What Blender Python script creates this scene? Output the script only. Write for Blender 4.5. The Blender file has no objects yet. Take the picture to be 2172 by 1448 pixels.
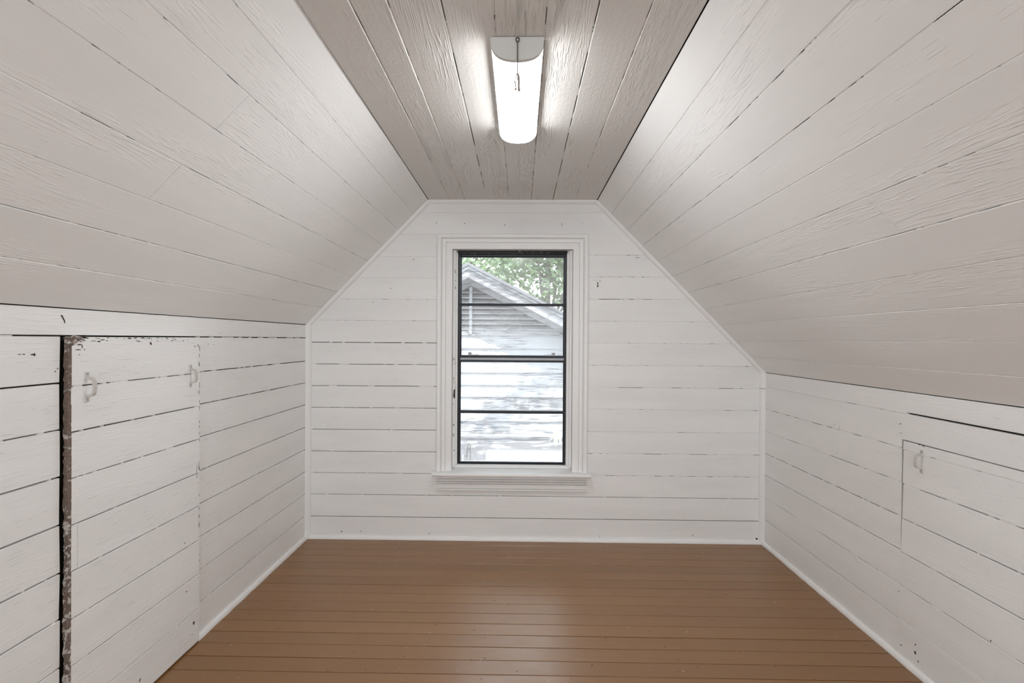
import bpy, bmesh, math, random
from mathutils import Vector, Matrix

random.seed(7)
SC = bpy.context.scene
COL = SC.collection

# ------------------------------------------------------------------ camera
CAM_Z = 1.2436
cam_data = bpy.data.cameras.new('camera')
cam_data.sensor_width = 36.0
cam_data.lens = 36.0 * 1060.0 / 2172.0
cam_data.clip_start = 0.02
cam_data.clip_end = 200
cam = bpy.data.objects.new('camera', cam_data)
COL.objects.link(cam)


def camera_axes(yaw, pitch, roll):
    fwd = Vector((-math.sin(yaw), math.cos(yaw), 0))
    right = Vector((math.cos(yaw), math.sin(yaw), 0))
    up = Vector((0, 0, 1))
    f2 = fwd * math.cos(pitch) + up * math.sin(pitch)
    u2 = up * math.cos(pitch) - fwd * math.sin(pitch)
    r3 = right * math.cos(roll) + u2 * math.sin(roll)
    u3 = u2 * math.cos(roll) - right * math.sin(roll)
    return r3, u3, f2


_r, _u, _f = camera_axes(0.0156, -0.0043, 0.0063)
cam.matrix_world = Matrix(((_r.x, _u.x, -_f.x, 0), (_r.y, _u.y, -_f.y, 0),
                           (_r.z, _u.z, -_f.z, CAM_Z), (0, 0, 0, 1)))
SC.camera = cam

# ------------------------------------------------------------------ light and exposure
SC.view_settings.view_transform = 'Standard'
SC.view_settings.look = 'None'
SC.view_settings.gamma = 1.0
SC.view_settings.use_curve_mapping = False
SC.view_settings.exposure = 1.56
SC.cycles.max_bounces = 8
SC.cycles.diffuse_bounces = 6
SC.cycles.adaptive_threshold = 0.05
SC.cycles.glossy_bounces = 4
SC.cycles.transparent_max_bounces = 12
SC.cycles.sample_clamp_indirect = 6.0
SC.cycles.caustics_reflective = False
SC.cycles.caustics_refractive = False

world = bpy.data.worlds.new('sky')
SC.world = world
world.use_nodes = True
_bg = world.node_tree.nodes['Background']
_bg.inputs['Color'].default_value = (0.90, 0.95, 1.0, 1)
_bg.inputs['Strength'].default_value = 2.2

_sd = bpy.data.lights.new('sun', 'SUN')
_sd.energy = 5.2
_sd.angle = math.radians(1.2)
_sd.color = (1.0, 0.97, 0.92)
sun = bpy.data.objects.new('sun', _sd)
COL.objects.link(sun)
SUN_DIR = Vector((-0.25, 0.53, -0.85)).normalized()
sun.rotation_euler = SUN_DIR.to_track_quat('-Z', 'Y').to_euler()
sun.location = (3, -4, 9)

LAMP_POWER = 10.4
# daylight enters by the window and an added rear opening: a portal in each
for _nm, _loc, _sx, _sy, _rx in (('window_portal', (-0.049, 3.245, 1.114), 0.66, 1.31, -90), ('rear_fill_portal', (0.05, -2.16, 1.0), 1.90, 1.40, 90)):
    _ad = bpy.data.lights.new(_nm, 'AREA')
    _ad.shape = 'RECTANGLE'
    _ad.size, _ad.size_y = _sx, _sy
    _ad.cycles.is_portal = True
    _po = bpy.data.objects.new(_nm, _ad)
    COL.objects.link(_po)
    _po.location = _loc
    _po.rotation_euler = (math.radians(_rx), 0, 0)

# ------------------------------------------------------------------ materials


def new_mat(name):
    m = bpy.data.materials.new(name)
    m.use_nodes = True
    nt = m.node_tree
    return m, nt, nt.nodes['Principled BSDF']


def N(nt, typ, **kw):
    n = nt.nodes.new(typ)
    for k, v in kw.items():
        setattr(n, k, v)
    return n


def math_node(nt, op, a, b=None, c=None):
    n = nt.nodes.new('ShaderNodeMath')
    n.operation = op
    for i, v in enumerate((a, b, c)):
        if v is None:
            continue
        if hasattr(v, 'links'):
            nt.links.new(v, n.inputs[i])
        else:
            n.inputs[i].default_value = v
    return n.outputs[0]


def noise(nt, vec, scale=(1, 1, 1), detail=3.0, rough=0.55, dist=0.0):
    mp = nt.nodes.new('ShaderNodeMapping')
    mp.inputs['Scale'].default_value = scale
    nt.links.new(vec, mp.inputs['Vector'])
    n = nt.nodes.new('ShaderNodeTexNoise')
    n.inputs['Scale'].default_value = 1.0
    n.inputs['Detail'].default_value = detail
    n.inputs['Roughness'].default_value = rough
    n.inputs['Distortion'].default_value = dist
    nt.links.new(mp.outputs[0], n.inputs['Vector'])
    return n.outputs['Fac']


def ramp(nt, fac, p0, p1, v0=0.0, v1=1.0):
    n = nt.nodes.new('ShaderNodeMapRange')
    n.interpolation_type = 'SMOOTHSTEP'
    nt.links.new(fac, n.inputs['Value'])
    n.inputs['From Min'].default_value = p0
    n.inputs['From Max'].default_value = p1
    n.inputs['To Min'].default_value = v0
    n.inputs['To Max'].default_value = v1
    return n.outputs['Result']


def mix_rgb(nt, fac, a, b, mode='MIX'):
    n = nt.nodes.new('ShaderNodeMix')
    n.data_type = 'RGBA'
    n.blend_type = mode
    if hasattr(fac, 'links'):
        nt.links.new(fac, n.inputs[0])
    else:
        n.inputs[0].default_value = fac
    for sock, v in ((n.inputs[6], a), (n.inputs[7], b)):
        if hasattr(v, 'links'):
            nt.links.new(v, sock)
        else:
            sock.default_value = (*v, 1) if len(v) == 3 else v
    return n.outputs[2]


def local_coords(nt):
    """object coordinates (x runs along the board) moved by a random amount per board"""
    tc = nt.nodes.new('ShaderNodeTexCoord')
    oi = nt.nodes.new('ShaderNodeObjectInfo')
    mul = math_node(nt, 'MULTIPLY', oi.outputs['Random'], 53.0)
    add = nt.nodes.new('ShaderNodeVectorMath')
    add.operation = 'ADD'
    cmb = nt.nodes.new('ShaderNodeCombineXYZ')
    for i in range(3):
        nt.links.new(mul, cmb.inputs[i])
    nt.links.new(tc.outputs['Object'], add.inputs[0])
    nt.links.new(cmb.outputs[0], add.inputs[1])
    return add.outputs[0], oi.outputs['Random']


def paint_material(name, col, grain, ridges, lumps, rough=0.5, chips=0.0, cracks=0.0):
    m, nt, bsdf = new_mat(name)
    vec, rnd = local_coords(nt)
    patch = noise(nt, vec, (1.6, 9.0, 1.0), 1.0)
    g1 = noise(nt, vec, (2.6, 80.0, 4.0), 2.0, 0.65, 0.0)
    g2 = noise(nt, vec, (14.0, 210.0, 10.0), 1.0, 0.6)
    # contour ridges: raised paint over the wood's growth rings, only in patches
    ring = noise(nt, vec, (1.1, 13.0, 1.0), 1.0, 0.45)
    rf = math_node(nt, 'PINGPONG', math_node(nt, 'MULTIPLY', ring, 30.0), 0.5)
    rline = ramp(nt, rf, 0.06, 0.30, 1.0, 0.0)
    rmask = ramp(nt, math_node(nt, 'ADD', patch, math_node(nt, 'MULTIPLY', rnd, 0.16)), 0.52, 0.68)
    broken = ramp(nt, g2, 0.40, 0.60)
    rid = math_node(nt, 'MULTIPLY', math_node(nt, 'MULTIPLY', rline, rmask), broken)
    # short raised flakes of old paint along the grain
    flk = math_node(nt, 'MULTIPLY', ramp(nt, g2, 0.66, 0.74), ramp(nt, patch, 0.42, 0.58))
    h = math_node(nt, 'MULTIPLY', g1, grain)
    h = math_node(nt, 'ADD', h, math_node(nt, 'MULTIPLY', g2, grain * 0.55))
    h = math_node(nt, 'ADD', h, math_node(nt, 'MULTIPLY', rid, ridges))
    h = math_node(nt, 'ADD', h, math_node(nt, 'MULTIPLY', flk, ridges * 1.1))
    if lumps > 0.2:
        lm = noise(nt, vec, (60.0, 75.0, 60.0), 1.0)
        h = math_node(nt, 'ADD', h, math_node(nt, 'MULTIPLY', lm, lumps))
    if cracks > 0:
        crk = math_node(nt, 'MULTIPLY', ramp(nt, g2, 0.27, 0.31, 1.0, 0.0), ramp(nt, patch, 0.48, 0.60, 1.0, 0.0))
        h = math_node(nt, 'SUBTRACT', h, math_node(nt, 'MULTIPLY', crk, cracks))
    bp = nt.nodes.new('ShaderNodeBump')
    bp.inputs['Strength'].default_value = 1.0
    bp.inputs['Distance'].default_value = 0.001
    nt.links.new(h, bp.inputs['Height'])
    nt.links.new(bp.outputs[0], bsdf.inputs['Normal'])
    # colour: a little uneven, thin cracks and chips where the wood shows
    c = mix_rgb(nt, ramp(nt, patch, 0.3, 0.7), tuple(x * 0.975 for x in col), tuple(min(1, x * 1.02) for x in col))
    if cracks > 0:
        c = mix_rgb(nt, math_node(nt, 'MULTIPLY', crk, 0.09), c, (0.25, 0.22, 0.19))
    if chips > 0:
        cp = noise(nt, vec, (22.0, 48.0, 20.0), 2.0, 0.6)
        c = mix_rgb(nt, ramp(nt, cp, 0.80 - chips, 0.815 - chips), c, (0.10, 0.085, 0.07))
    nt.links.new(c, bsdf.inputs['Base Color'])
    bsdf.inputs['Roughness'].default_value = rough
    bsdf.inputs['Specular IOR Level'].default_value = 0.35
    return m


WHITE = (0.862, 0.864, 0.857)
WHITE_SHADED = (0.67, 0.65, 0.622)  # the same white, darkened to stand in for shade on the flat ceiling
M_WALL = paint_material('white_wall_paint', WHITE, 0.30, 0.25, 0.10, 0.55, 0.0, 0.5)
M_KNEE = paint_material('white_knee_wall_paint', WHITE, 0.40, 0.30, 0.10, 0.55, 0.0, 0.6)
M_SLOPE = paint_material('white_slope_paint', WHITE, 0.26, 0.60, 0.16, 0.42, 0.0, 0.0)
M_CEIL = paint_material('shaded_white_ceiling_paint', WHITE_SHADED, 0.55, 1.5, 0.75, 0.42, 0.0, 0.0)


def plain(name, col, rough=0.5, metal=0.0, spec=0.4, bump=0.0, bscale=80.0, var=0.05):
    m, nt, b = new_mat(name)
    b.inputs['Base Color'].default_value = (*col, 1)
    b.inputs['Roughness'].default_value = rough
    b.inputs['Metallic'].default_value = metal
    b.inputs['Specular IOR Level'].default_value = spec
    tc = nt.nodes.new('ShaderNodeTexCoord')
    n1 = noise(nt, tc.outputs['Object'], (bscale,) * 3, 3.0)
    c = mix_rgb(nt, ramp(nt, n1, 0.3, 0.7), tuple(x * (1 - var) for x in col), tuple(min(1, x * (1 + var)) for x in col))
    nt.links.new(c, b.inputs['Base Color'])
    if bump:
        bp = nt.nodes.new('ShaderNodeBump')
        bp.inputs['Distance'].default_value = bump
        nt.links.new(n1, bp.inputs['Height'])
        nt.links.new(bp.outputs[0], b.inputs['Normal'])
    return m


M_TRIM = plain('white_trim_paint', (0.86, 0.86, 0.852), 0.40, bump=0.0002, bscale=30, var=0.006)
M_CASING = plain('white_casing_paint', (0.865, 0.865, 0.857), 0.38, bump=0.00012, bscale=30, var=0.006)
M_DARKWOOD_SHADE = plain('dark_wood_and_vent_shade', (0.030, 0.025, 0.020), 0.9)  # dark backing wood; also colours the shade sheet behind the louvre
M_FILL = plain('white_seam_paint', (0.78, 0.775, 0.76), 0.6)
M_CHIP = plain('exposed_old_wood', (0.060, 0.050, 0.040), 0.85)
M_BLACKMETAL = plain('black_window_metal', (0.022, 0.024, 0.028), 0.45, 0.3)
M_GREYMETAL = plain('grey_latch_metal', (0.22, 0.22, 0.23), 0.4, 0.7)
M_CHROME = plain('dull_nickel', (0.30, 0.28, 0.26), 0.25, 1.0)
M_CAP = plain('pale_plastic_end_cap', (0.62, 0.62, 0.60), 0.45, var=0.005)
M_STRING = plain('grey_string', (0.33, 0.29, 0.26), 0.8)
M_HANDLE = plain('shaded_white_metal', (0.58, 0.555, 0.52), 0.4, bump=0.0006, bscale=150)  # white paint darkened to stand in for shading on the handles


def peeling_material(name, paint, bare, scale, cover, rough=0.8):
    m, nt, b = new_mat(name)
    vec, rnd = local_coords(nt)
    n1 = noise(nt, vec, scale, 5.0, 0.65)
    fine = noise(nt, vec, tuple(s * 4 for s in scale), 3.0)
    broad = noise(nt, vec, (1.3, 2.5, 1.3), 2.0)
    t = math_node(nt, 'ADD', n1, math_node(nt, 'MULTIPLY', math_node(nt, 'SUBTRACT', broad, 0.5), 0.55))
    k = ramp(nt, t, cover, cover + 0.05)
    bare2 = mix_rgb(nt, fine, tuple(x * 0.6 for x in bare), tuple(min(1, x * 1.3) for x in bare))
    c = mix_rgb(nt, k, paint, bare2)
    nt.links.new(c, b.inputs['Base Color'])
    b.inputs['Roughness'].default_value = rough
    bp = nt.nodes.new('ShaderNodeBump')
    bp.inputs['Distance'].default_value = 0.002
    nt.links.new(math_node(nt, 'SUBTRACT', fine, k), bp.inputs['Height'])
    nt.links.new(bp.outputs[0], b.inputs['Normal'])
    return m


M_ENDGRAIN = peeling_material('rough_broken_end_grain', (0.50, 0.46, 0.42), (0.17, 0.125, 0.10), (60, 60, 60), 0.47)
M_SEALCHIP = peeling_material('chipped_black_glazing', (0.03, 0.03, 0.032), (0.55, 0.53, 0.50), (70, 70, 70), 0.60)
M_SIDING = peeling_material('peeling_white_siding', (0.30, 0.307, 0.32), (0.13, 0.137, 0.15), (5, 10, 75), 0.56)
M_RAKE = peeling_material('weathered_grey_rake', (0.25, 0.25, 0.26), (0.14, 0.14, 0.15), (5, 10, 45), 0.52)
M_SHINGLE = plain('grey_shingle', (0.12, 0.12, 0.13), 0.9, bump=0.004, bscale=30)
M_BARK = plain('grey_brown_bark', (0.14, 0.13, 0.12), 0.9, bump=0.01, bscale=18)
M_EARTH = plain('dry_earth_and_grass', (0.16, 0.15, 0.11), 0.95, bump=0.02, bscale=3)
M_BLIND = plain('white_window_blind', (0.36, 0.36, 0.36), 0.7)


def leaf_material(name, col):
    m, nt, b = new_mat(name)
    vec, rnd = local_coords(nt)
    n1 = noise(nt, vec, (3, 3, 3), 3.0)
    c = mix_rgb(nt, ramp(nt, n1, 0.3, 0.7), tuple(x * 0.75 for x in col), tuple(x * 1.25 for x in col))
    nt.links.new(c, b.inputs['Base Color'])
    b.inputs['Roughness'].default_value = 0.5
    out = nt.nodes['Material Output']
    tr = nt.nodes.new('ShaderNodeBsdfTranslucent')
    tr.inputs['Color'].default_value = (col[0] * 1.5, col[1] * 1.6, col[2] * 1.0, 1)
    mx = nt.nodes.new('ShaderNodeMixShader')
    mx.inputs[0].default_value = 0.45
    nt.links.new(b.outputs[0], mx.inputs[1])
    nt.links.new(tr.outputs[0], mx.inputs[2])
    nt.links.new(mx.outputs[0], out.inputs['Surface'])
    return m


M_LEAF = leaf_material('green_leaves', (0.16, 0.215, 0.15))
M_LEAF_SUNLIT = leaf_material('sunlit_leaves', (0.48, 0.50, 0.48))  # leaf colour whitened as if overexposed by sun


def floor_material():
    m, nt, b = new_mat('brown_floor_paint')
    vec, rnd = local_coords(nt)
    tc = nt.nodes.new('ShaderNodeTexCoord')
    g = noise(nt, vec, (2.0, 60, 4), 4.0, 0.6)
    sc = noise(nt, vec, (5, 9, 5), 3.0, 0.6, 0.0)
    dust = noise(nt, vec, (160, 160, 160), 2.0, 0.5)
    base = mix_rgb(nt, rnd, (0.235, 0.108, 0.029), (0.275, 0.130, 0.038))
    base = mix_rgb(nt, math_node(nt, 'MULTIPLY', ramp(nt, sc, 0.52, 0.75), 0.18), base, (0.31, 0.18, 0.085))
    base = mix_rgb(nt, math_node(nt, 'MULTIPLY', ramp(nt, g, 0.45, 0.8), 0.15), base, (0.13, 0.072, 0.038))
    base = mix_rgb(nt, math_node(nt, 'MULTIPLY', ramp(nt, dust, 0.70, 0.78), 0.55), base, (0.50, 0.40, 0.30))
    nt.links.new(base, b.inputs['Base Color'])
    r = ramp(nt, sc, 0.3, 0.75, 0.31, 0.40)
    nt.links.new(r, b.inputs['Roughness'])
    b.inputs['Specular IOR Level'].default_value = 1.0
    bp = nt.nodes.new('ShaderNodeBump')
    bp.inputs['Distance'].default_value = 0.0006
    h = math_node(nt, 'ADD', g, math_node(nt, 'MULTIPLY', noise(nt, vec, (12, 14, 10), 2.0), 1.2))
    nt.links.new(h, bp.inputs['Height'])
    nt.links.new(bp.outputs[0], b.inputs['Normal'])
    return m


M_FLOOR = floor_material()


def glass_material():
    m, nt, b = new_mat('dusty_window_glass')
    nt.nodes.remove(b)
    out = nt.nodes['Material Output']
    tr = nt.nodes.new('ShaderNodeBsdfTransparent')
    tr.inputs['Color'].default_value = (0.96, 0.98, 0.985, 1)
    gl = nt.nodes.new('ShaderNodeBsdfGlossy')
    gl.inputs['Roughness'].default_value = 0.10
    df = nt.nodes.new('ShaderNodeBsdfDiffuse')
    df.inputs['Color'].default_value = (0.93, 0.94, 0.95, 1)
    tc = nt.nodes.new('ShaderNodeTexCoord')
    n1 = noise(nt, tc.outputs['Object'], (4, 4, 4), 4.0, 0.6, 0.8)
    film = ramp(nt, n1, 0.3, 0.75, 0.14, 0.30)
    m1 = nt.nodes.new('ShaderNodeMixShader')
    nt.links.new(film, m1.inputs[0])
    nt.links.new(tr.outputs[0], m1.inputs[1])
    nt.links.new(df.outputs[0], m1.inputs[2])
    fr = nt.nodes.new('ShaderNodeFresnel')
    fr.inputs['IOR'].default_value = 1.3
    m2 = nt.nodes.new('ShaderNodeMixShader')
    nt.links.new(fr.outputs[0], m2.inputs[0])
    nt.links.new(m1.outputs[0], m2.inputs[1])
    nt.links.new(gl.outputs[0], m2.inputs[2])
    nt.links.new(m2.outputs[0], out.inputs['Surface'])
    return m


M_GLASS = glass_material()


def lens_material():
    m, nt, b = new_mat('lit_white_diffuser')
    b.inputs['Base Color'].default_value = (0.9, 0.9, 0.9, 1)
    b.inputs['Roughness'].default_value = 0.4
    b.inputs['Emission Color'].default_value = (0.98, 0.99, 1.0, 1)
    b.inputs['Emission Strength'].default_value = LAMP_POWER
    return m


M_LENS = lens_material()

# ------------------------------------------------------------------ helpers


def link(name, me, mat, parent=None, matrix=None):
    o = bpy.data.objects.new(name, me)
    COL.objects.link(o)
    if mat is not None and me is not None and not me.materials:
        me.materials.append(mat)
    if matrix is not None:
        o.matrix_world = matrix
    if parent is not None:
        o.parent = parent
        o.matrix_parent_inverse = parent.matrix_world.inverted() if parent.matrix_world != Matrix() else Matrix()
    return o


def tag(o, label=None, cat=None, group=None, kind=None):
    if label:
        o['label'] = label
    if cat:
        o['category'] = cat
    if group:
        o['group'] = group
    if kind:
        o['kind'] = kind
    return o


def empty(name, loc=(0, 0, 0)):
    o = bpy.data.objects.new(name, None)
    COL.objects.link(o)
    o.location = loc
    o.empty_display_size = 0.1
    o.matrix_world = Matrix.Translation(loc)
    return o


def mesh_pd(name, verts, faces, smooth=False):
    me = bpy.data.meshes.new(name)
    me.from_pydata([tuple(v) for v in verts], [], faces)
    me.validate()
    bm = bmesh.new()
    bm.from_mesh(me)
    bmesh.ops.recalc_face_normals(bm, faces=bm.faces)
    bm.to_mesh(me)
    bm.free()
    if smooth:
        for p in me.polygons:
            p.use_smooth = True
    return me


class MB:
    """collects boxes, bars and tubes that belong to ONE part"""

    def __init__(self):
        self.v, self.f = [], []

    def raw(self, verts, faces):
        b = len(self.v)
        self.v += [Vector(x) for x in verts]
        self.f += [tuple(i + b for i in fc) for fc in faces]
        return self

    def box(self, x0, x1, y0, y1, z0, z1):
        vs = [(x, y, z) for x in (x0, x1) for y in (y0, y1) for z in (z0, z1)]
        return self.raw(vs, [(0, 1, 3, 2), (4, 6, 7, 5), (0, 4, 5, 1), (2, 3, 7, 6), (0, 2, 6, 4), (1, 5, 7, 3)])

    def sweep(self, rings, closed=True):
        n = len(rings[0])
        vs = [p for r in rings for p in r]
        fs = []
        for k in range(len(rings) - 1):
            for i in range(n):
                j = (i + 1) % n
                fs.append((k * n + i, k * n + j, (k + 1) * n + j, (k + 1) * n + i))
        if closed:
            fs.append(tuple(range(n))[::-1])
            fs.append(tuple((len(rings) - 1) * n + i for i in range(n)))
        return self.raw(vs, fs)

    def tube(self, pts, radii, seg=8):
        pts = [Vector(p) for p in pts]
        if not hasattr(radii, '__len__'):
            radii = [radii] * len(pts)
        rings = []
        for i, p in enumerate(pts):
            a = pts[max(0, i - 1)]
            b = pts[min(len(pts) - 1, i + 1)]
            d = (b - a).normalized()
            up = Vector((0, 0, 1)) if abs(d.z) < 0.9 else Vector((0, 1, 0))
            x = d.cross(up).normalized()
            y = d.cross(x)
            rings.append([p + (x * math.cos(t) + y * math.sin(t)) * radii[i]
                          for t in (2 * math.pi * k / seg for k in range(seg))])
        return self.sweep(rings)

    def ball(self, c, r, seg=10, rings=6, sz=1.0):
        c = Vector(c)
        vs, fs = [], []
        for i in range(1, rings):
            th = math.pi * i / rings
            for k in range(seg):
                ph = 2 * math.pi * k / seg
                vs.append(c + Vector((r * math.sin(th) * math.cos(ph), r * math.sin(th) * math.sin(ph), r * sz * math.cos(th))))
        top, bot = len(vs), len(vs) + 1
        vs += [c + Vector((0, 0, r * sz)), c - Vector((0, 0, r * sz))]
        for i in range(rings - 2):
            for k in range(seg):
                fs.append((i * seg + k, i * seg + (k + 1) % seg, (i + 1) * seg + (k + 1) % seg, (i + 1) * seg + k))
        for k in range(seg):
            fs.append((top, (k + 1) % seg, k))
            fs.append((bot, (rings - 2) * seg + k, (rings - 2) * seg + (k + 1) % seg))
        return self.raw(vs, fs)

    def build(self, name, mat, parent=None, smooth=False):
        if not self.v:
            return None
        return link(name, mesh_pd(name, self.v, self.f, smooth), mat, parent)


class Surf:
    """a flat face of the room: u along the boards, v across them, n into the room"""

    def __init__(self, O, X, Y):
        self.O, self.X, self.Y = Vector(O), Vector(X).normalized(), Vector(Y).normalized()
        self.Z = self.X.cross(self.Y)

    def p(self, u, v, n=0.0):
        return self.O + self.X * u + self.Y * v + self.Z * n

    def matrix(self, u, v, n=0.0):
        P = self.p(u, v, n)
        X, Y, Z = self.X, self.Y, self.Z
        return Matrix(((X.x, Y.x, Z.x, P.x), (X.y, Y.y, Z.y, P.y), (X.z, Y.z, Z.z, P.z), (0, 0, 0, 1)))


def plank(parent, s, u0, u1, v0, v1, mat, T=0.016, proud=0.0, proud1=None, cut0=0.0, cut1=0.0, bev=0.0012,
          jit=0.00035, n=5, name='plank', rough_end=0.0):
    """one board: u0..u1 long, v0..v1 wide; cut0/cut1: how far each end leans inwards from v0 to v1"""
    L, W = u1 - u0, v1 - v0
    if proud1 is None:
        proud1 = proud
    rings = []
    for i in range(n + 1):
        t = i / n
        dz = proud + (proud1 - proud) * t + random.uniform(-1, 1) * jit
        a, b = random.uniform(-1, 1) * jit, random.uniform(-1, 1) * jit

        def X(y):
            x = L * t
            k = y / W
            x += cut0 * k * (1 - t) - cut1 * k * t
            if rough_end and i == n:
                x += random.uniform(-1, 1) * rough_end
            return x
        prof = [(0 + a, -T), (W + b, -T), (W + b, -bev * 1.3), (W - bev + b, 0), (bev + a, 0), (0 + a, -bev * 1.3)]
        rings.append([Vector((X(y), y, z + dz)) for y, z in prof])
    mb = MB().sweep(rings)
    me = mesh_pd(name, mb.v, mb.f)
    return link(name, me, mat, parent, s.matrix(u0, v0))


def filler(mb, s, u0, u1, v, g, cover, depth=0.0009, n_off=0.0):
    """paint that bridges the gap at v between two boards, in pieces that cover about this share of its length"""
    if cover <= 0:
        return
    u = u0
    while u < u1:
        if cover >= 0.999:
            ln, gap = u1 - u0, 0.0
        else:
            gap = random.expovariate(1.0) * 0.035 * (1 - cover) * 3 + 0.003
            ln = gap * cover / (1 - cover) * random.uniform(0.5, 1.5)
        a, b = u, min(u1, u + ln)
        if b - a > 0.001:
            d = depth * random.uniform(0.6, 1.5)
            vs = [s.p(x, y, z + n_off) for x in (a, b) for y in (v - g * 0.6, v + g * 0.6) for z in (-0.012, -d)]
            mb.raw(vs, [(0, 1, 3, 2), (4, 6, 7, 5), (0, 4, 5, 1), (2, 3, 7, 6), (0, 2, 6, 4), (1, 5, 7, 3)])
        u = b + gap


def chip(parent, s, u, v, pts, n=0.0004, mat=None, name='paint_chip'):
    """a flake of missing paint: small raised-edge plate of old wood with an outline of its own"""
    vs = [(x, y, 0.0) for x, y in pts] + [(x, y, n) for x, y in pts]
    k = len(pts)
    fs = [tuple(range(k))[::-1], tuple(range(k, 2 * k))] + [(i, (i + 1) % k, k + (i + 1) % k, k + i) for i in range(k)]
    return link(name, mesh_pd(name, vs, fs), mat or M_CHIP, parent, s.matrix(u, v, 0.0002))


def blob(rx, ry, k=8, jag=0.35, tilt=0.0):
    out = []
    for i in range(k):
        t = 2 * math.pi * i / k
        r = 1 + random.uniform(-jag, jag)
        x, y = rx * r * math.cos(t), ry * r * math.sin(t)
        out.append((x * math.cos(tilt) - y * math.sin(tilt), x * math.sin(tilt) + y * math.cos(tilt)))
    return out


# ------------------------------------------------------------------ the room's measures
XL, XR, YB, YF = -1.322, 1.498, 3.085, -2.00
ZC, KL, KR = 2.0983, 1.3264, 1.0506
CL, CR = -0.5683, 0.4690

S_BACK = Surf((0, YB, 0), (1, 0, 0), (0, 0, 1))
S_LEFT = Surf((XL, 0, 0), (0, 1, 0), (0, 0, 1))
S_RIGHT = Surf((XR, 0, 0), (0, -1, 0), (0, 0, 1))
S_FLOOR = Surf((0, 0, 0), (1, 0, 0), (0, 1, 0))
S_CEIL = Surf((0, 0, ZC), (0, 1, 0), (1, 0, 0))
S_SL = Surf((XL, 0, KL), (0, 1, 0), (CL - XL, 0, ZC - KL))
S_SR = Surf((XR, 0, KR), (0, -1, 0), (CR - XR, 0, ZC - KR))
LEN_SL = math.hypot(CL - XL, ZC - KL)
LEN_SR = math.hypot(CR - XR, ZC - KR)

# shell behind the boards: one slab for each side, mitred where they meet
poly = [Vector((XL, 0)), Vector((XL, KL)), Vector((CL, ZC)), Vector((CR, ZC)), Vector((XR, KR)), Vector((XR, 0))]


def offset_poly(d):
    n = len(poly)
    lines = []
    for i in range(n):
        a, b = poly[i], poly[(i + 1) % n]
        t = (b - a).normalized()
        nn = Vector((-t.y, t.x))
        lines.append((a + nn * d, t))
    out = []
    for i in range(n):
        (p, t), (q, r) = lines[i - 1], lines[i]
        den = t.x * r.y - t.y * r.x
        w = q - p
        k = (w.x * r.y - w.y * r.x) / den
        out.append(p + t * k)
    return out


inner, outer = offset_poly(0.017), offset_poly(0.15)


def shell(name, i, mat=M_DARKWOOD_SHADE):
    j = (i + 1) % 6
    ring = [inner[i], inner[j], outer[j], outer[i]]
    mb = MB().sweep([[Vector((q.x, y, q.y)) for q in ring] for y in (YF - (0.75 if i in (1, 2, 3) else 0.15), YB + 0.015)])   # unseen rear overhang, added to block sun at the rear window
    return mb.build(name, mat)


wall_left = tag(shell('wall_left', 0), 'taller knee wall of white painted boards with the two-handled door', kind='structure')
slope_left = tag(shell('ceiling_slope_left', 1), 'sloping white board ceiling above the two-handled door', kind='structure')
ceiling = tag(shell('ceiling', 2), 'flat strip of white board ceiling that carries the lamp', kind='structure')
slope_right = tag(shell('ceiling_slope_right', 3), 'wide sloping white board ceiling above the one-handled door', kind='structure')
wall_right = tag(shell('wall_right', 4), 'low white board knee wall with the one-handled door', kind='structure')
floor = tag(shell('floor', 5), 'brown painted narrow board floor', kind='structure')

# gable wall behind its boards, with the window opening
WX0, WX1, WZ0, WZ1 = -0.440, 0.347, 0.408, 1.820


def gable_slab(name, y0, y1, ring, hole, mat):
    me = bpy.data.meshes.new(name)
    bm = bmesh.new()
    hx0, hx1, hz0, hz1 = hole

    def inter(z):  # x limits of the gable at height z
        xs = []
        k = len(ring)
        for i in range(k):
            a, b = ring[i], ring[(i + 1) % k]
            if (a.y - z) * (b.y - z) <= 0 and abs(a.y - b.y) > 1e-9:
                xs.append(a.x + (b.x - a.x) * (z - a.y) / (b.y - a.y))
        return min(xs), max(xs)
    zmin, zmax = min(q.y for q in ring), max(q.y for q in ring)
    zs = sorted({zmin + 1e-6, hz0, hz1, zmax - 1e-6} | {q.y for q in ring if zmin + 1e-3 < q.y < zmax - 1e-3})
    mb = MB()
    for a, b in zip(zs[:-1], zs[1:]):
        la, ra = inter(a)
        lb, rb = inter(b)
        spans = [((la, lb), (ra, rb))]
        if a >= hz0 - 1e-6 and b <= hz1 + 1e-6:
            spans = [((la, lb), (hx0, hx0)), ((hx1, hx1), (ra, rb))]
        for (p, q), (r, t) in spans:
            vs = [Vector((x, y, z)) for y in (y0, y1) for x, z in ((p, a), (r, a), (t, b), (q, b))]
            mb.raw(vs, [(0, 1, 2, 3), (7, 6, 5, 4), (0, 4, 5, 1), (1, 5, 6, 2), (2, 6, 7, 3), (3, 7, 4, 0)])
    return mb.build(name, mat)


wall_back = tag(gable_slab('wall_back', YB + 0.017, YB + 0.15, outer, (WX0, WX1, WZ0, WZ1), M_DARKWOOD_SHADE),
                'white board gable wall around the window', kind='structure')
wall_rear = tag(gable_slab('wall_rear', YF - 0.15, YF, inner, (-0.95, 1.05, 0.25, 1.75), M_TRIM),
                'white gable wall behind the viewer', kind='structure')

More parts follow.
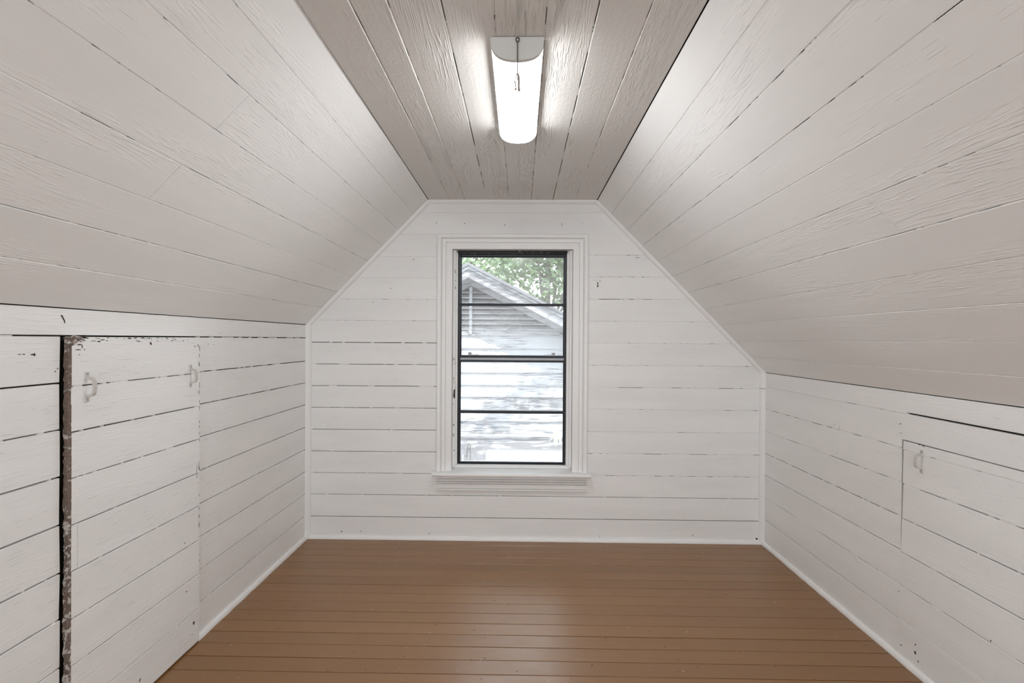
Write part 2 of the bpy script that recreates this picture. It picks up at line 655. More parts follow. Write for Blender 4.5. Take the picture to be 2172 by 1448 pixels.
# ------------------------------------------------------------------ gable boards
fill_back = MB()
ROWS_L = [(0.137, 4.2, 0.0), (0.2745, 3.0, 0.06), (0.408, 2.6, 0.12), (0.5425, 3.2, 0.03), (0.678, 3.2, 0.03), (0.814, 3.0, 0.10),
          (0.949, 3.0, 0.14), (1.0835, 3.0, 0.22), (1.2185, 3.4, 0.10), (1.355, 1.8, 0.88), (1.487, 2.0, 0.80),
          (1.619, 1.6, 0.95), (1.752, 1.6, 0.95), (1.889, 1.6, 0.94), (2.024, 1.6, 0.94)]
ROWS_R = [(0.137, 4.2, 0.0), (0.2745, 3.0, 0.06), (0.408, 2.4, 0.70), (0.543, 2.6, 0.66), (0.678, 1.8, 0.86), (0.816, 2.0, 0.84),
          (0.951, 2.4, 0.70), (1.087, 2.0, 0.88), (1.224, 1.8, 0.92), (1.358, 1.8, 0.92), (1.494, 2.6, 0.45),
          (1.631, 2.2, 0.82), (1.765, 2.0, 0.80), (1.895, 2.4, 0.50), (2.024, 1.6, 0.94)]


def gable_x(z):
    l = XL if z <= KL else XL + (z - KL) * (CL - XL) / (ZC - KL)
    r = XR if z <= KR else XR + (z - KR) * (CR - XR) / (ZC - KR)
    return l, r


def gable_board(v0, v1, left=None, right=None):
    l0, r0 = gable_x(v0)
    l1, r1 = gable_x(v1)
    a, c0 = (l0, l1 - l0) if left is None else (left, 0)
    b, c1 = (r0, r0 - r1) if right is None else (right, 0)
    plank(wall_back, S_BACK, a, b, v0, v1, M_WALL, cut0=c0, cut1=c1, proud=random.uniform(-0.0005, 0.0005))


for side, rows in (('l', ROWS_L), ('r', ROWS_R)):
    prev = (0.0, 0.0, 0.0)
    for i, row in enumerate(rows + [(ZC, 2.0, 0.0)]):
        v0, v1 = prev[0] + prev[1] / 2000, row[0] - row[1] / 2000
        whole = i in (0, 1, 2, len(rows) - 1, len(rows))
        zk, zr = (KL, KR)
        # a board that crosses the knee height keeps a square end below it; the slope's boards cover the rest
        if whole:
            if side == 'l':
                gable_board(v0, v1)
        elif side == 'l':
            if v0 < KL < v1:
                plank(wall_back, S_BACK, XL, WX0 + 0.002, v0, v1, M_WALL)
            else:
                gable_board(v0, v1, right=WX0 + 0.002)
        else:
            if v0 < KR < v1:
                plank(wall_back, S_BACK, WX1 - 0.002, XR, v0, v1, M_WALL)
            else:
                gable_board(v0, v1, left=WX1 - 0.002)
        # top boards above the window: the last split row closes at the full board
        if i < len(rows):
            l, r = gable_x(row[0])
            full = i in (0, 1, len(rows) - 1)
            if full and side == 'l':
                filler(fill_back, S_BACK, l, r, row[0], row[1] / 1000, row[2])
            elif not full and side == 'l':
                filler(fill_back, S_BACK, l, WX0, row[0], row[1] / 1000, row[2])
            elif not full:
                filler(fill_back, S_BACK, WX1, r, row[0], row[1] / 1000, row[2])
        prev = row
tag(fill_back.build('seam_paint', M_FILL, wall_back), kind='stuff')
# the piece of board between the window head and the row above it
plank(wall_back, S_BACK, WX0 + 0.003, WX1 - 0.003, WZ1 + 0.004, 1.8935, M_WALL)

# ------------------------------------------------------------------ left knee wall and its door
D1_Y0, D1_Y1 = 1.432, 2.019
fill_left = MB()
ROWS_A = [(0.148, 3.6, 0.1), (0.288, 3.6, 0.1), (0.428, 4.2, 0.08), (0.561, 4.6, 0.02), (0.700, 4.6, 0.03), (0.839, 4.4, 0.03), (0.975, 3.8, 0.12),
          (1.1095, 4.6, 0.0), (1.2450, 2.6, 0.25)]
ROWS_C = [(0.142, 4.0, 0.04), (0.279, 3.6, 0.12), (0.416, 4.0, 0.06), (0.554, 4.0, 0.03), (0.692, 4.0, 0.03), (0.831, 4.0, 0.02),
          (0.967, 4.0, 0.04), (1.101, 4.0, 0.10), (1.2445, 3.0, 0.16)]
for rows, a, b, rough in ((ROWS_A, YF, 1.4160, 0.002), (ROWS_C, D1_Y1 + 0.0025, YB, 0.0)):
    prev = (0, 0, 0)
    for row in rows:
        plank(wall_left, S_LEFT, a, b, prev[0] + prev[1] / 2000, row[0] - row[1] / 2000, M_KNEE,
              proud=random.uniform(-0.0006, 0.0006), rough_end=rough)
        filler(fill_left, S_LEFT, a + 0.01, b - 0.002, row[0], row[1] / 1000, row[2])
        prev = row
plank(wall_left, S_LEFT, YF, YB, 1.2475, KL - 0.0016, M_KNEE, jit=0.0003, n=9)
tag(fill_left.build('seam_paint', M_FILL, wall_left), kind='stuff')

DOOR_T = 0.018
S_D1 = Surf((XL + DOOR_T, 0, 0), (0, 1, 0), (0, 0, 1))
door1 = tag(empty('door_1', (XL, (D1_Y0 + D1_Y1) / 2, 0.0)), 'plank door flush in the knee wall with two white pull handles', kind='structure')
bpy.context.view_layer.update()
ROWS_D1 = [(0.138, 3.2, 0.08), (0.279, 3.6, 0.06), (0.417, 3.8, 0.04), (0.556, 3.8, 0.08), (0.692, 4.0, 0.02), (0.829, 3.6, 0.10),
           (0.964, 4.4, 0.02), (1.098, 3.2, 0.42), (1.243, 0, 0)]
prev = (0.006, 0, 0)
fill_d1 = MB()
for k, row in enumerate(ROWS_D1):
    v0, v1 = prev[0] + prev[1] / 2000, row[0] - row[1] / 2000
    if k == 4:
        plank(door1, S_D1, D1_Y0, 1.4545, v0, v1, M_KNEE, T=0.0175, n=2)
        plank(door1, S_D1, 1.4565, D1_Y1, v0, v1, M_KNEE, T=0.0175)
    else:
        plank(door1, S_D1, D1_Y0, D1_Y1, v0, v1, M_KNEE, T=0.0175)
    if row[1]:
        filler(fill_d1, S_D1, D1_Y0 + 0.002, D1_Y1 - 0.004, row[0], row[1] / 1000, row[2])
    prev = row
for zz in [0.56 + 0.004 * i for i in range(33)]:
    if random.random() < 0.5:
        fill_d1.raw([S_D1.p(u, v, n) for u in (1.454, 1.457) for v in (zz, zz + 0.004) for n in (-0.01, -0.0008)],
                    [(0, 1, 3, 2), (4, 6, 7, 5), (0, 4, 5, 1), (2, 3, 7, 6), (0, 2, 6, 4), (1, 5, 7, 3)])
tag(fill_d1.build('seam_paint', M_FILL, door1), kind='stuff')

# broken, rough end-grain edge of the door that faces the wide black crack
vs, fs = [], []
NZ, NX = 120, 6
for i in range(NZ + 1):
    z = 0.004 + 1.238 * i / NZ
    for k in range(NX + 1):
        x = XL + 0.0005 + (DOOR_T + 0.0005) * k / NX
        j = 0.0035 if k < NX else 0.0018
        y = D1_Y0 - 0.0045 + random.uniform(-j, j) + (0.0035 if k == NX else 0)
        vs.append((x + (random.uniform(-0.0012, 0.0006) if k == NX else 0), y, z + random.uniform(-0.003, 0.003) * (0 < i < NZ)))
W_ = NX + 1
for i in range(NZ):
    for k in range(NX):
        fs.append((i * W_ + k, i * W_ + k + 1, (i + 1) * W_ + k + 1, (i + 1) * W_ + k))
b0 = len(vs)
for i in range(NZ + 1):
    vs.append((XL + DOOR_T - 0.0002, D1_Y0 + 0.003, vs[i * W_ + NX][2]))
for i in range(NZ):
    fs.append((i * W_ + NX, b0 + i, b0 + i + 1, (i + 1) * W_ + NX))
tag(link('rough_edge', mesh_pd('rough_edge', vs, fs), M_ENDGRAIN, door1), 'rough brown splintered edge of the plank door')

# clotted paint and hinge stub at the door's top corner, crumbs of filler along the head
mb = MB()
mb.ball((XL + 0.021, 1.440, 1.236), 0.0135, 9, 6, 0.8)
mb.ball((XL + 0.020, 1.452, 1.238), 0.009, 8, 5, 0.7)
mb.ball((XL + 0.018, 1.432, 1.226), 0.010, 8, 5, 0.9)
for v in mb.v:
    v += Vector((random.uniform(-1, 1), random.uniform(-1, 1), random.uniform(-1, 1))) * 0.0022
mb.build('hinge_stub', M_ENDGRAIN, door1)


def pull_handle(parent, s, u, v0, v1, sgn):
    """flat feet screwed to the door and a bowed grip between them; sgn: which way the feet point"""
    H = v1 - v0
    mb = MB()
    foot = 0.020
    w = 0.0065
    for a, b in ((v0, v0 + foot), (v1 - foot, v1)):
        vs = []
        for n in (0.0, 0.0035):
            ww = w + 0.0015 if n == 0 else w
            for uu, vv in ((-ww, a), (ww, a), (ww, b), (-ww, b)):
                vs.append(s.p(u + uu, vv, n))
        mb.raw(vs, [(0, 1, 2, 3), (7, 6, 5, 4), (0, 4, 5, 1), (1, 5, 6, 2), (2, 6, 7, 3), (3, 7, 4, 0)])
    path = [(v1 - 0.017, 0.002), (v1 - 0.019, 0.012), (v1 - 0.022, 0.020), (v1 - 0.028, 0.024), ((v0 + v1) / 2, 0.0255),
            (v0 + 0.028, 0.024), (v0 + 0.022, 0.020), (v0 + 0.019, 0.012), (v0 + 0.017, 0.002)]
    rings = []
    for i, (vv, nn) in enumerate(path):
        a, b = path[max(0, i - 1)], path[min(len(path) - 1, i + 1)]
        d = Vector((b[0] - a[0], b[1] - a[1])).normalized()
        q = Vector((-d.y, d.x)) * 0.0035
        rings.append([s.p(u - 0.0052, vv - q.x, nn - q.y), s.p(u + 0.0052, vv - q.x, nn - q.y),
                      s.p(u + 0.0042, vv + q.x, nn + q.y), s.p(u - 0.0042, vv + q.x, nn + q.y)])
    mb.sweep(rings)
    h = mb.build('pull_handle', M_HANDLE, parent)
    for vv in (v0 + 0.006, v1 - 0.006):
        sm = MB()
        sm.ball(s.p(u, vv, 0.0035), 0.0026, 8, 4, 0.8)
        sm.build('screw', M_HANDLE if vv < v1 - 0.01 else M_GREYMETAL, h)
    return h


tag(pull_handle(door1, S_D1, 1.484, 1.047, 1.137, 1), 'white pull handle beside the black crack')
tag(pull_handle(door1, S_D1, 1.957, 1.047, 1.135, 1), 'white pull handle beside the far edge of the door')

# ------------------------------------------------------------------ right knee wall and its door
D2_Y0, D2_Y1 = 1.34, 1.962
fill_right = MB()
ROWS_R2 = [(0.156, 3.8, 0.08), (0.292, 3.2, 0.40), (0.4285, 3.6, 0.15), (0.5595, 3.8, 0.25), (0.6945, 3.0, 0.60),
           (0.829, 3.0, 0.60), (0.9645, 2.0, 0.88)]
prev = (0, 0, 0)
for row in ROWS_R2:
    v0, v1 = prev[0] + prev[1] / 2000, row[0] - row[1] / 2000
    top_y = 1.9785
    plank(wall_right, S_RIGHT, -YB, -top_y, v0, v1, M_KNEE)
    filler(fill_right, S_RIGHT, -YB + 0.005, -top_y - 0.002, row[0], row[1] / 1000, row[2])
    plank(wall_right, S_RIGHT, -D2_Y0 + 0.004, -YF, v0, v1, M_KNEE)
    prev = row
# top board, ripped to follow the slope; a wide black gap below it above the door
plank(wall_right, S_RIGHT, -YB, -1.961, 0.9653, KR - 0.002, M_KNEE, jit=0.0003)
plank(wall_right, S_RIGHT, -1.961, -YF, 0.9712, KR - 0.002, M_KNEE, jit=0.0003, n=8)
# header board over the door
plank(wall_right, S_RIGHT, -1.9775, -D2_Y0 + 0.003, 0.8625, 0.9645, M_KNEE, proud=0.001, proud1=0.001)
tag(fill_right.build('seam_paint', M_FILL, wall_right), kind='stuff')

S_D2 = Surf((XR - 0.002, 0, 0), (0, -1, 0), (0, 0, 1))
door2 = tag(empty('door_2', (XR, (D2_Y0 + D2_Y1) / 2, 0)), 'small plank door in the low knee wall with one white pull handle', kind='structure')
bpy.context.view_layer.update()
fill_d2 = MB()
ROWS_D2 = [(0.156, 1.6, 0.93), (0.2925, 3.2, 0.22), (0.4225, 3.6, 0.08), (0.5555, 4.0, 0.04), (0.6915, 3.6, 0.35),
           (0.824, 2.2, 0.80), (0.859, 0, 0)]
prev = (0.006, 0, 0)
for k, row in enumerate(ROWS_D2):
    dy = 0.0055 * (4 - k) if k < 4 else 0.0   # the door's edge leans
    plank(door2, S_D2, -D2_Y1 - dy - 0.0075, -D2_Y0, prev[0] + prev[1] / 2000, row[0] - row[1] / 2000, M_KNEE, cut0=0.004, T=0.017)
    if row[1]:
        filler(fill_d2, S_D2, -D2_Y1 - dy, -D2_Y0 - 0.002, row[0], row[1] / 1000, row[2])
    prev = row
tag(fill_d2.build('seam_paint', M_FILL, door2), kind='stuff')
tag(pull_handle(door2, S_D2, -1.876, 0.757, 0.842, -1), 'white pull handle of the small plank door')

# ------------------------------------------------------------------ sloping ceilings
fill_sl, fill_sr, fill_c = MB(), MB(), MB()
ROWS_SL = [(0.146, 2.2, 0.72, 0.0), (0.283, 2.2, 0.25, 0.0006), (0.417, 1.8, 0.88, 0.0002), (0.5505, 2.2, 0.62, 0.0008),
           (0.6855, 1.8, 0.82, 0.0), (0.819, 1.8, 0.84, 0.0005), (0.953, 1.5, 0.95, 0.0)]
prev = (0.0015, 0, 0, 0)
for i, row in enumerate(ROWS_SL + [(LEN_SL - 0.0006, 0, 0, 0)]):
    v0, v1 = prev[0] + prev[1] / 2000, row[0] - row[1] / 2000
    near = {0: 0.0040, 1: 0.0012, 3: 0.0016, 5: 0.0008}.get(i, 0.0)
    if i in (3, 5):
        jy = 1.368
        plank(slope_left, S_SL, YF, jy - 0.0008, v0, v1, M_SLOPE, proud=near + 0.001, proud1=0.0006)
        plank(slope_left, S_SL, jy + 0.0008, YB, v0, v1, M_SLOPE, proud=0.0, proud1=0.0)
    else:
        plank(slope_left, S_SL, YF, YB, v0, v1, M_SLOPE, proud=near, proud1=0.0, n=9)
    if row[1]:
        filler(fill_sl, S_SL, YF, YB - 0.01, row[0], row[1] / 1000, row[2])
    prev = row
ROWS_SR = [(0.135, 2.2, 0.35), (0.272, 2.2, 0.45), (0.4055, 2.0, 0.75), (0.541, 1.8, 0.80), (0.6785, 2.2, 0.55), (0.814, 2.0, 0.65),
           (0.946, 1.5, 0.92), (1.078, 2.0, 0.66), (1.210, 1.8, 0.70), (1.347, 1.6, 0.93)]
prev = (0.0012, 0, 0)
for i, row in enumerate(ROWS_SR + [(LEN_SR - 0.0012, 0, 0)]):
    v0, v1 = prev[0] + prev[1] / 2000, row[0] - row[1] / 2000
    near = {4: 0.0014, 6: 0.0010, 2: 0.0008}.get(i, 0.0)
    if i == 5:
        jy = 1.3555
        plank(slope_right, S_SR, -YB, -jy - 0.0006, v0, v1, M_SLOPE)
        plank(slope_right, S_SR, -jy + 0.0006, -YF, v0, v1, M_SLOPE, proud=0.0002, proud1=near)
    else:
        plank(slope_right, S_SR, -YB, -YF, v0, v1, M_SLOPE, proud=0.0, proud1=near, n=9)
    if row[1]:
        filler(fill_sr, S_SR, -YB + 0.01, -YF, row[0], row[1] / 1000, row[2])
    prev = row
# flat ceiling: the boards beside the edge sag a little towards the viewer
ROWS_CE = [(CL + 0.0016, 0, 0), (-0.4355, 2.0, 0.75), (-0.341, 2.0, 0.80), (-0.205, 3.0, 0.45), (-0.073, 2.0, 0.70), (0.0645, 2.2, 0.55),
           (0.197, 3.0, 0.25), (0.3315, 2.2, 0.70), (CR - 0.0024, 0, 0)]
SAG = [0.0200, 0.0110, 0.0, 0.0015, 0.0, 0.0, 0.0006, 0.003]
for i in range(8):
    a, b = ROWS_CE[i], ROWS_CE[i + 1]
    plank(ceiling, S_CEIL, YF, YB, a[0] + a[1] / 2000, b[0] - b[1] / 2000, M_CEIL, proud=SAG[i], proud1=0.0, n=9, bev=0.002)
    if 0 < i:
        filler(fill_c, S_CEIL, YF, YB - 0.01, a[0], a[1] / 1000, a[2])
tag(fill_sl.build('seam_paint', M_FILL, slope_left), kind='stuff')
tag(fill_sr.build('seam_paint', M_FILL, slope_right), kind='stuff')
tag(fill_c.build('seam_paint', M_FILL, ceiling), kind='stuff')

# ------------------------------------------------------------------ floor boards
P0, PITCH = 3.007, 0.08279
k = 0
y = P0
edges = [YB - 0.001, ]
while y > YF:
    edges.append(y)
    y -= PITCH
for a, b in zip(edges[1:], edges[:-1]):
    g = random.choice((0.0020, 0.0024, 0.0028, 0.0034))
    plank(floor, S_FLOOR, XL - 0.006, XR + 0.006, a + g / 2, b - g / 2, M_FLOOR, bev=0.0013, jit=0.0005,
          proud=random.uniform(-0.0006, 0.0002))

# ------------------------------------------------------------------ trims
def strip(name, a, b, e1, e2, prof, mat=M_TRIM, label=None, seg=14, jit=0.0, mitre=(0, 0), parent=None):
    """moulding from a to b; prof: list of (along e1, along e2)"""
    a, b = Vector(a), Vector(b)
    e1, e2 = Vector(e1).normalized(), Vector(e2).normalized()
    d = (b - a).normalized()
    rings = []
    for i in range(seg + 1):
        t = i / seg
        ring = []
        j1, j2 = random.uniform(-jit, jit), random.uniform(-jit, jit)
        for x, yv in prof:
            p = a.lerp(b, t) + e1 * (x + (j1 if x > 0.004 else 0)) + e2 * (yv + (j2 if yv > 0.004 else 0))
            p += d * (mitre[0] * x * (1 - t) + mitre[1] * x * t)
            ring.append(p)
        rings.append(ring)
    mb = MB().sweep(rings)
    o = mb.build(name, mat, parent)
    if parent is None:
        tag(o, label, kind='structure')
    return o


def quarter(r, k=6, r2=None):
    r2 = r2 or r
    return [(0, 0)] + [(r * math.cos(t), r2 * math.sin(t)) for t in (math.pi / 2 * i / k for i in range(k + 1))]


nl = S_SL.Z
nr = S_SR.Z
T45 = math.tan(math.radians(22.5))
strip('trim_1', (XL, YB, 0.0), (XL, YB, KL), (1, 0, 0), (0, -1, 0), quarter(0.030, 6, 0.024), label='upright corner bead beside the two-handled door wall', jit=0.0006)
strip('trim_2', (XL, YB, KL), (CL, YB, ZC), nl, (0, -1, 0), quarter(0.022), label='sloping quarter round under the shorter roof slope', jit=0.0006,
      mitre=(T45, -T45))
strip('trim_3', (CL, YB, ZC), (CR, YB, ZC), (0, 0, -1), (0, -1, 0), quarter(0.022), label='level quarter round under the flat ceiling', jit=0.0005, mitre=(T45, -T45))
strip('trim_4', (CR, YB, ZC), (XR, YB, KR), nr, (0, -1, 0), quarter(0.022), label='sloping quarter round under the long roof slope', jit=0.0006,
      mitre=(T45, -T45))
strip('trim_5', (XR, YB, 0.0), (XR, YB, 0.952), (-1, 0, 0), (0, -1, 0), quarter(0.028, 6, 0.022), label='upright corner bead beside the one-handled door wall', jit=0.0006)
strip('trim_6', (XR, YB, 0.9545), (XR, YB, KR), (-1, 0, 0), (0, -1, 0), quarter(0.030, 6, 0.024), label='short corner bead piece above the upright bead', jit=0.0004, seg=4)
strip('baseboard_back', (XL, YB, 0), (XR, YB, 0), (0, -1, 0), (0, 0, 1), quarter(0.016, 5, 0.021), label='narrow white shoe moulding below the window wall', jit=0.0010, seg=90)
strip('baseboard_left', (XL, YB, 0), (XL, D1_Y1 + 0.003, 0), (1, 0, 0), (0, 0, 1), quarter(0.016, 5, 0.021), label='narrow white shoe moulding that stops at the two-handled door', jit=0.0014, seg=34)
strip('baseboard_right', (XR, YB, 0), (XR, 0.2, 0), (-1, 0, 0), (0, 0, 1), quarter(0.016, 5, 0.021), label='narrow white shoe moulding along the low knee wall', jit=0.0012, seg=90)

# ------------------------------------------------------------------ window
win = tag(empty('window_1', (-0.046, YB, 0.43)), 'sash window with black frame and four stacked panes in white casing', kind='structure')
bpy.context.view_layer.update()
OX0, OX1, OZ0, OZ1 = -0.416, 0.323, 0.430, 1.796
CP = [(0.0, 0.0), (0.0, 0.013), (0.003, 0.0165), (0.007, 0.0175), (0.038, 0.0175), (0.0385, 0.009), (0.0420, 0.009), (0.0425, 0.0185),
      (0.054, 0.021), (0.062, 0.0215), (0.0625, 0.012), (0.0660, 0.012), (0.0665, 0.0245), (0.074, 0.031), (0.088, 0.032), (0.0925, 0.028), (0.0925, 0.0)]


def casing(a, b, mat=M_CASING):
    """a(w,h), b(w,h): where the profile point sits at each end"""
    mb = MB().sweep([[Vector(a(w, h)) for w, h in CP], [Vector(b(w, h)) for w, h in CP]])
    mb.build('casing', mat, win)


casing(lambda w, h: (OX0 - w, YB - h, OZ0), lambda w, h: (OX0 - w, YB - h, OZ1 + w))
casing(lambda w, h: (OX1 + w, YB - h, OZ0), lambda w, h: (OX1 + w, YB - h, OZ1 + w))
casing(lambda w, h: (OX0 - w, YB - h, OZ1 + w), lambda w, h: (OX1 + w, YB - h, OZ1 + w))

# stool with rounded nose, apron with reeds below it
nose = [(0.0, 0.0), (0.0, 0.024), (-0.076, 0.024), (-0.083, 0.022), (-0.087, 0.016), (-0.087, 0.009), (-0.083, 0.003), (-0.076, 0.0)]
mb = MB().sweep([[Vector((x, YB + 0.010 + a, OZ0 - 0.022 + b)) for a, b in nose] for x in (-0.528, 0.435)])
mb.build('stool', M_CASING, win)
AP = [(0.000, 0.312), (0.022, 0.312), (0.024, 0.316), (0.024, 0.322), (0.0235, 0.3225), (0.009, 0.3227), (0.009, 0.3262), (0.0195, 0.3264), (0.0205, 0.352),
      (0.009, 0.3522), (0.009, 0.3557), (0.0215, 0.3559), (0.0225, 0.366), (0.009, 0.3662), (0.009, 0.3697), (0.020, 0.3699), (0.021, 0.381), (0.009, 0.3812),
      (0.009, 0.3842), (0.018, 0.3844), (0.018, 0.4075), (0.0, 0.4075)]
mb = MB().sweep([[Vector((x, YB - d, z)) for d, z in AP] for x in (-0.507, 0.415)])
mb.build('apron', M_CASING, win)

# jambs, stops and inner sill
YS = 3.172     # inner face of the sash
for nm, x0, x1 in (('jamb', OX0 - 0.012, OX0), ('jamb', OX1, OX1 + 0.012)):
    MB().box(x0, x1, YB - 0.012, YB + 0.15, OZ0, OZ1 + 0.012).build(nm, M_CASING, win)
MB().box(OX0, OX1, YB - 0.012, YB + 0.15, OZ1, OZ1 + 0.012).build('jamb', M_CASING, win)
for nm, x0, x1, y0 in (('stop', OX0, OX0 + 0.014, YB + 0.030), ('stop', OX1 - 0.014, OX1, YB + 0.030),
                       ('stop', OX0 + 0.014, OX0 + 0.024, YB + 0.055), ('stop', OX1 - 0.030, OX1 - 0.014, YB + 0.055)):
    MB().box(x0, x1, y0, YB + 0.14, OZ0 + 0.02, OZ1).build(nm, M_CASING, win)
MB().box(OX0 + 0.024, OX1 - 0.030, YB + 0.030, YB + 0.14, OZ1 - 0.012, OZ1).build('stop', M_SEALCHIP, win)
mb = MB()
mb.raw([(x, y, z) for x in (OX0, OX1) for y, z in ((YB + 0.010, OZ0 - 0.02), (YB + 0.010, OZ0 + 0.002), (YB + 0.055, OZ0 + 0.006), (YB + 0.055, OZ0 + 0.022), (YB + 0.15, OZ0 + 0.026), (YB + 0.15, OZ0 - 0.02))],
       [(0, 1, 2, 3, 4, 5), (11, 10, 9, 8, 7, 6), (0, 6, 7, 1), (1, 7, 8, 2), (2, 8, 9, 3), (3, 9, 10, 4), (4, 10, 11, 5), (5, 11, 6, 0)])
mb.build('inner_sill', M_CASING, win)

# black metal frame, two sashes with a bar and two panes each
GX0, GX1, GZ0, GZ1 = -0.381, 0.283, 0.456, 1.772
FR = 0.012
frame = MB()
frame.box(GX0 - FR, GX0, YS - 0.012, YS + 0.05, GZ0 - 0.015, GZ1 + 0.014)
frame.box(GX1, GX1 + FR, YS - 0.012, YS + 0.05, GZ0 - 0.015, GZ1 + 0.014)
frame.box(GX0, GX1, YS - 0.012, YS + 0.05, GZ1 + 0.001, GZ1 + 0.014)
frame.box(GX0, GX1, YS - 0.012, YS + 0.05, GZ0 - 0.015, GZ0 - 0.001)
frame.build('window_frame', M_BLACKMETAL, win)


def jag_strip(u0, u1, horizontal, c, w, y, name):
    """crumbling black glazing paint along an edge of the frame"""
    n = 60
    vs = []
    for i in range(n + 1):
        t = u0 + (u1 - u0) * i / n
        h = w * (0.25 + 0.75 * random.random() ** 2)
        for s_, yy in ((0.0, y), (h, y), (h, y + 0.01), (0.0, y + 0.01)):
            vs.append((t, yy, c + s_) if horizontal else (c + s_, yy, t))
    fs = []
    for i in range(n):
        for q in range(4):
            r = (q + 1) % 4
            fs.append((i * 4 + q, i * 4 + r, i * 4 + 4 + r, i * 4 + 4 + q))
    fs += [(0, 1, 2, 3), (n * 4 + 3, n * 4 + 2, n * 4 + 1, n * 4)]
    link(name, mesh_pd(name, vs, fs), M_SEALCHIP, win)


jag_strip(GZ0, GZ1, False, GX0 - FR - 0.001, -0.010, YS - 0.013, 'cracked_sealant')
jag_strip(GZ0, GZ1, False, GX1 + FR - 0.004, 0.008, YS - 0.013, 'cracked_sealant')
jag_strip(GX0, GX1, True, GZ1 + FR - 0.002, 0.010, YS - 0.013, 'cracked_sealant')
jag_strip(GX0, GX1, True, GZ0 - 0.014, 0.007, YS - 0.014, 'cracked_sealant')


def sash(name, z0, z1, zbar, y, rail_b, rail_t, label):
    st = 0.007
    mb = MB()
    mb.box(GX0, GX0 + st, y, y + 0.016, z0, z1)
    mb.box(GX1 - st, GX1, y, y + 0.016, z0, z1)
    mb.box(GX0 + st, GX1 - st, y, y + 0.016, z0, z0 + rail_b)
    mb.box(GX0 + st, GX1 - st, y, y + 0.016, z1 - rail_t, z1)
    s = mb.build(name, M_BLACKMETAL, win)
    tag(s, label)
    MB().box(GX0 + st, GX1 - st, y + 0.001, y + 0.013, zbar - 0.0085, zbar + 0.0085).build('glazing_bar', M_BLACKMETAL, s)
    for a, b in ((z0 + rail_b, zbar - 0.0085), (zbar + 0.0085, z1 - rail_t)):
        MB().box(GX0 + st, GX1 - st, y + 0.007, y + 0.010, a, b).build('pane', M_GLASS, s)
    return s


up_sash = sash('upper_sash', 1.098, GZ1, 1.464, YS + 0.020, 0.016, 0.006, 'upper black sash with two panes')
lo_sash = sash('lower_sash', GZ0, 1.142, 0.781, YS, 0.008, 0.044, 'lower black sash with two panes and two latches')
MB().box(GX0 + 0.004, GX1 - 0.004, YS - 0.010, YS + 0.001, 1.112, 1.126).build('lift_rail', M_GREYMETAL, lo_sash)
for cx in (-0.293, 0.190):
    mb = MB()
    mb.box(cx - 0.034, cx + 0.034, YS - 0.012, YS + 0.012, 1.140, 1.146)
    mb.box(cx - (0.033 if cx < 0 else -0.013), cx - (0.013 if cx < 0 else -0.033), YS - 0.014, YS + 0.006, 1.146, 1.160)
    mb.build('latch', M_GREYMETAL, lo_sash)

# unseen rear window, added for fill light: plain frame
fill_win = tag(empty('fill_window', (0.05, YF, 0.25)), 'unseen window added for fill light in the gable wall behind the viewer', kind='structure')
bpy.context.view_layer.update()
mb = MB()
mb.box(-0.95, -0.90, YF - 0.10, YF + 0.02, 0.25, 1.75).box(1.00, 1.05, YF - 0.10, YF + 0.02, 0.25, 1.75)
mb.box(-0.90, 1.00, YF - 0.10, YF + 0.02, 0.25, 0.30).box(-0.90, 1.00, YF - 0.10, YF + 0.02, 1.70, 1.75)
mb.box(0.03, 0.07, YF - 0.08, YF - 0.04, 0.30, 1.70)
mb.build('window_frame', M_CASING, fill_win)

# ------------------------------------------------------------------ ceiling lamp
LX, LY0, LY1 = -0.0125, 1.416, 2.024
lamp = tag(empty('ceiling_light', (LX, (LY0 + LY1) / 2, ZC)), 'lit white fluorescent batten with rounded diffuser and pull chain on the ceiling', 'light')
bpy.context.view_layer.update()


def dshape(a, h, k=18, e=2.5):
    pts = []
    for i in range(k + 1):
        t = math.pi * i / k
        c, s_ = math.cos(t), math.sin(t)
        pts.append((a * math.copysign(abs(c) ** (2 / e), c), -h * abs(s_) ** (2 / e)))
    return pts


ZT = ZC - 0.010
lens_p = dshape(0.0725, 0.054)
vs = []
for yy in (LY0 + 0.010, LY1 - 0.010):
    vs += [(LX + x, yy, ZT + z) for x, z in lens_p]
n = len(lens_p)
fs = [(i, i + 1, n + i + 1, n + i) for i in range(n - 1)]
tag(link('diffuser', mesh_pd('diffuser', vs, fs, True), M_LENS, lamp), 'glowing white diffuser')
for y0, y1 in ((LY0 - 0.003, LY0 + 0.011), (LY1 - 0.011, LY1 + 0.003)):
    cp_ = [(0.0755, 0.0075)] + dshape(0.0755, 0.0570) + [(-0.0755, 0.0075)]
    mb = MB().sweep([[Vector((LX + x, yy, ZT + z)) for x, z in cp_] for yy in (y0, y1)])
    mb.build('end_cap', M_CAP, lamp)
mb = MB()
mb.box(LX - 0.0738, LX + 0.0738, LY0 + 0.012, LY1 - 0.012, ZC - 0.0060, ZC - 0.0012)
mb.box(LX - 0.0738, LX - 0.0722, LY0 + 0.012, LY1 - 0.012, ZC - 0.0260, ZC - 0.0060)
mb.box(LX + 0.0722, LX + 0.0738, LY0 + 0.012, LY1 - 0.012, ZC - 0.0260, ZC - 0.0060)
mb.build('base_plate', M_CAP, lamp)
mb = MB()
mb.ball((LX + 0.001, LY0 - 0.006, ZC - 0.012), 0.0070, 12, 8, 1.1)
mb.build('switch_knob', M_CHROME, lamp, True)
mb = MB()
zt = ZC - 0.018
zz = zt
while zz > zt - 0.088:
    mb.ball((LX + 0.001, LY0 - 0.008, zz), 0.0024, 7, 5)
    zz -= 0.0050
mb.tube([(LX + 0.001, LY0 - 0.008, zt + 0.004), (LX + 0.001, LY0 - 0.008, zt - 0.089)], 0.0013, 6)
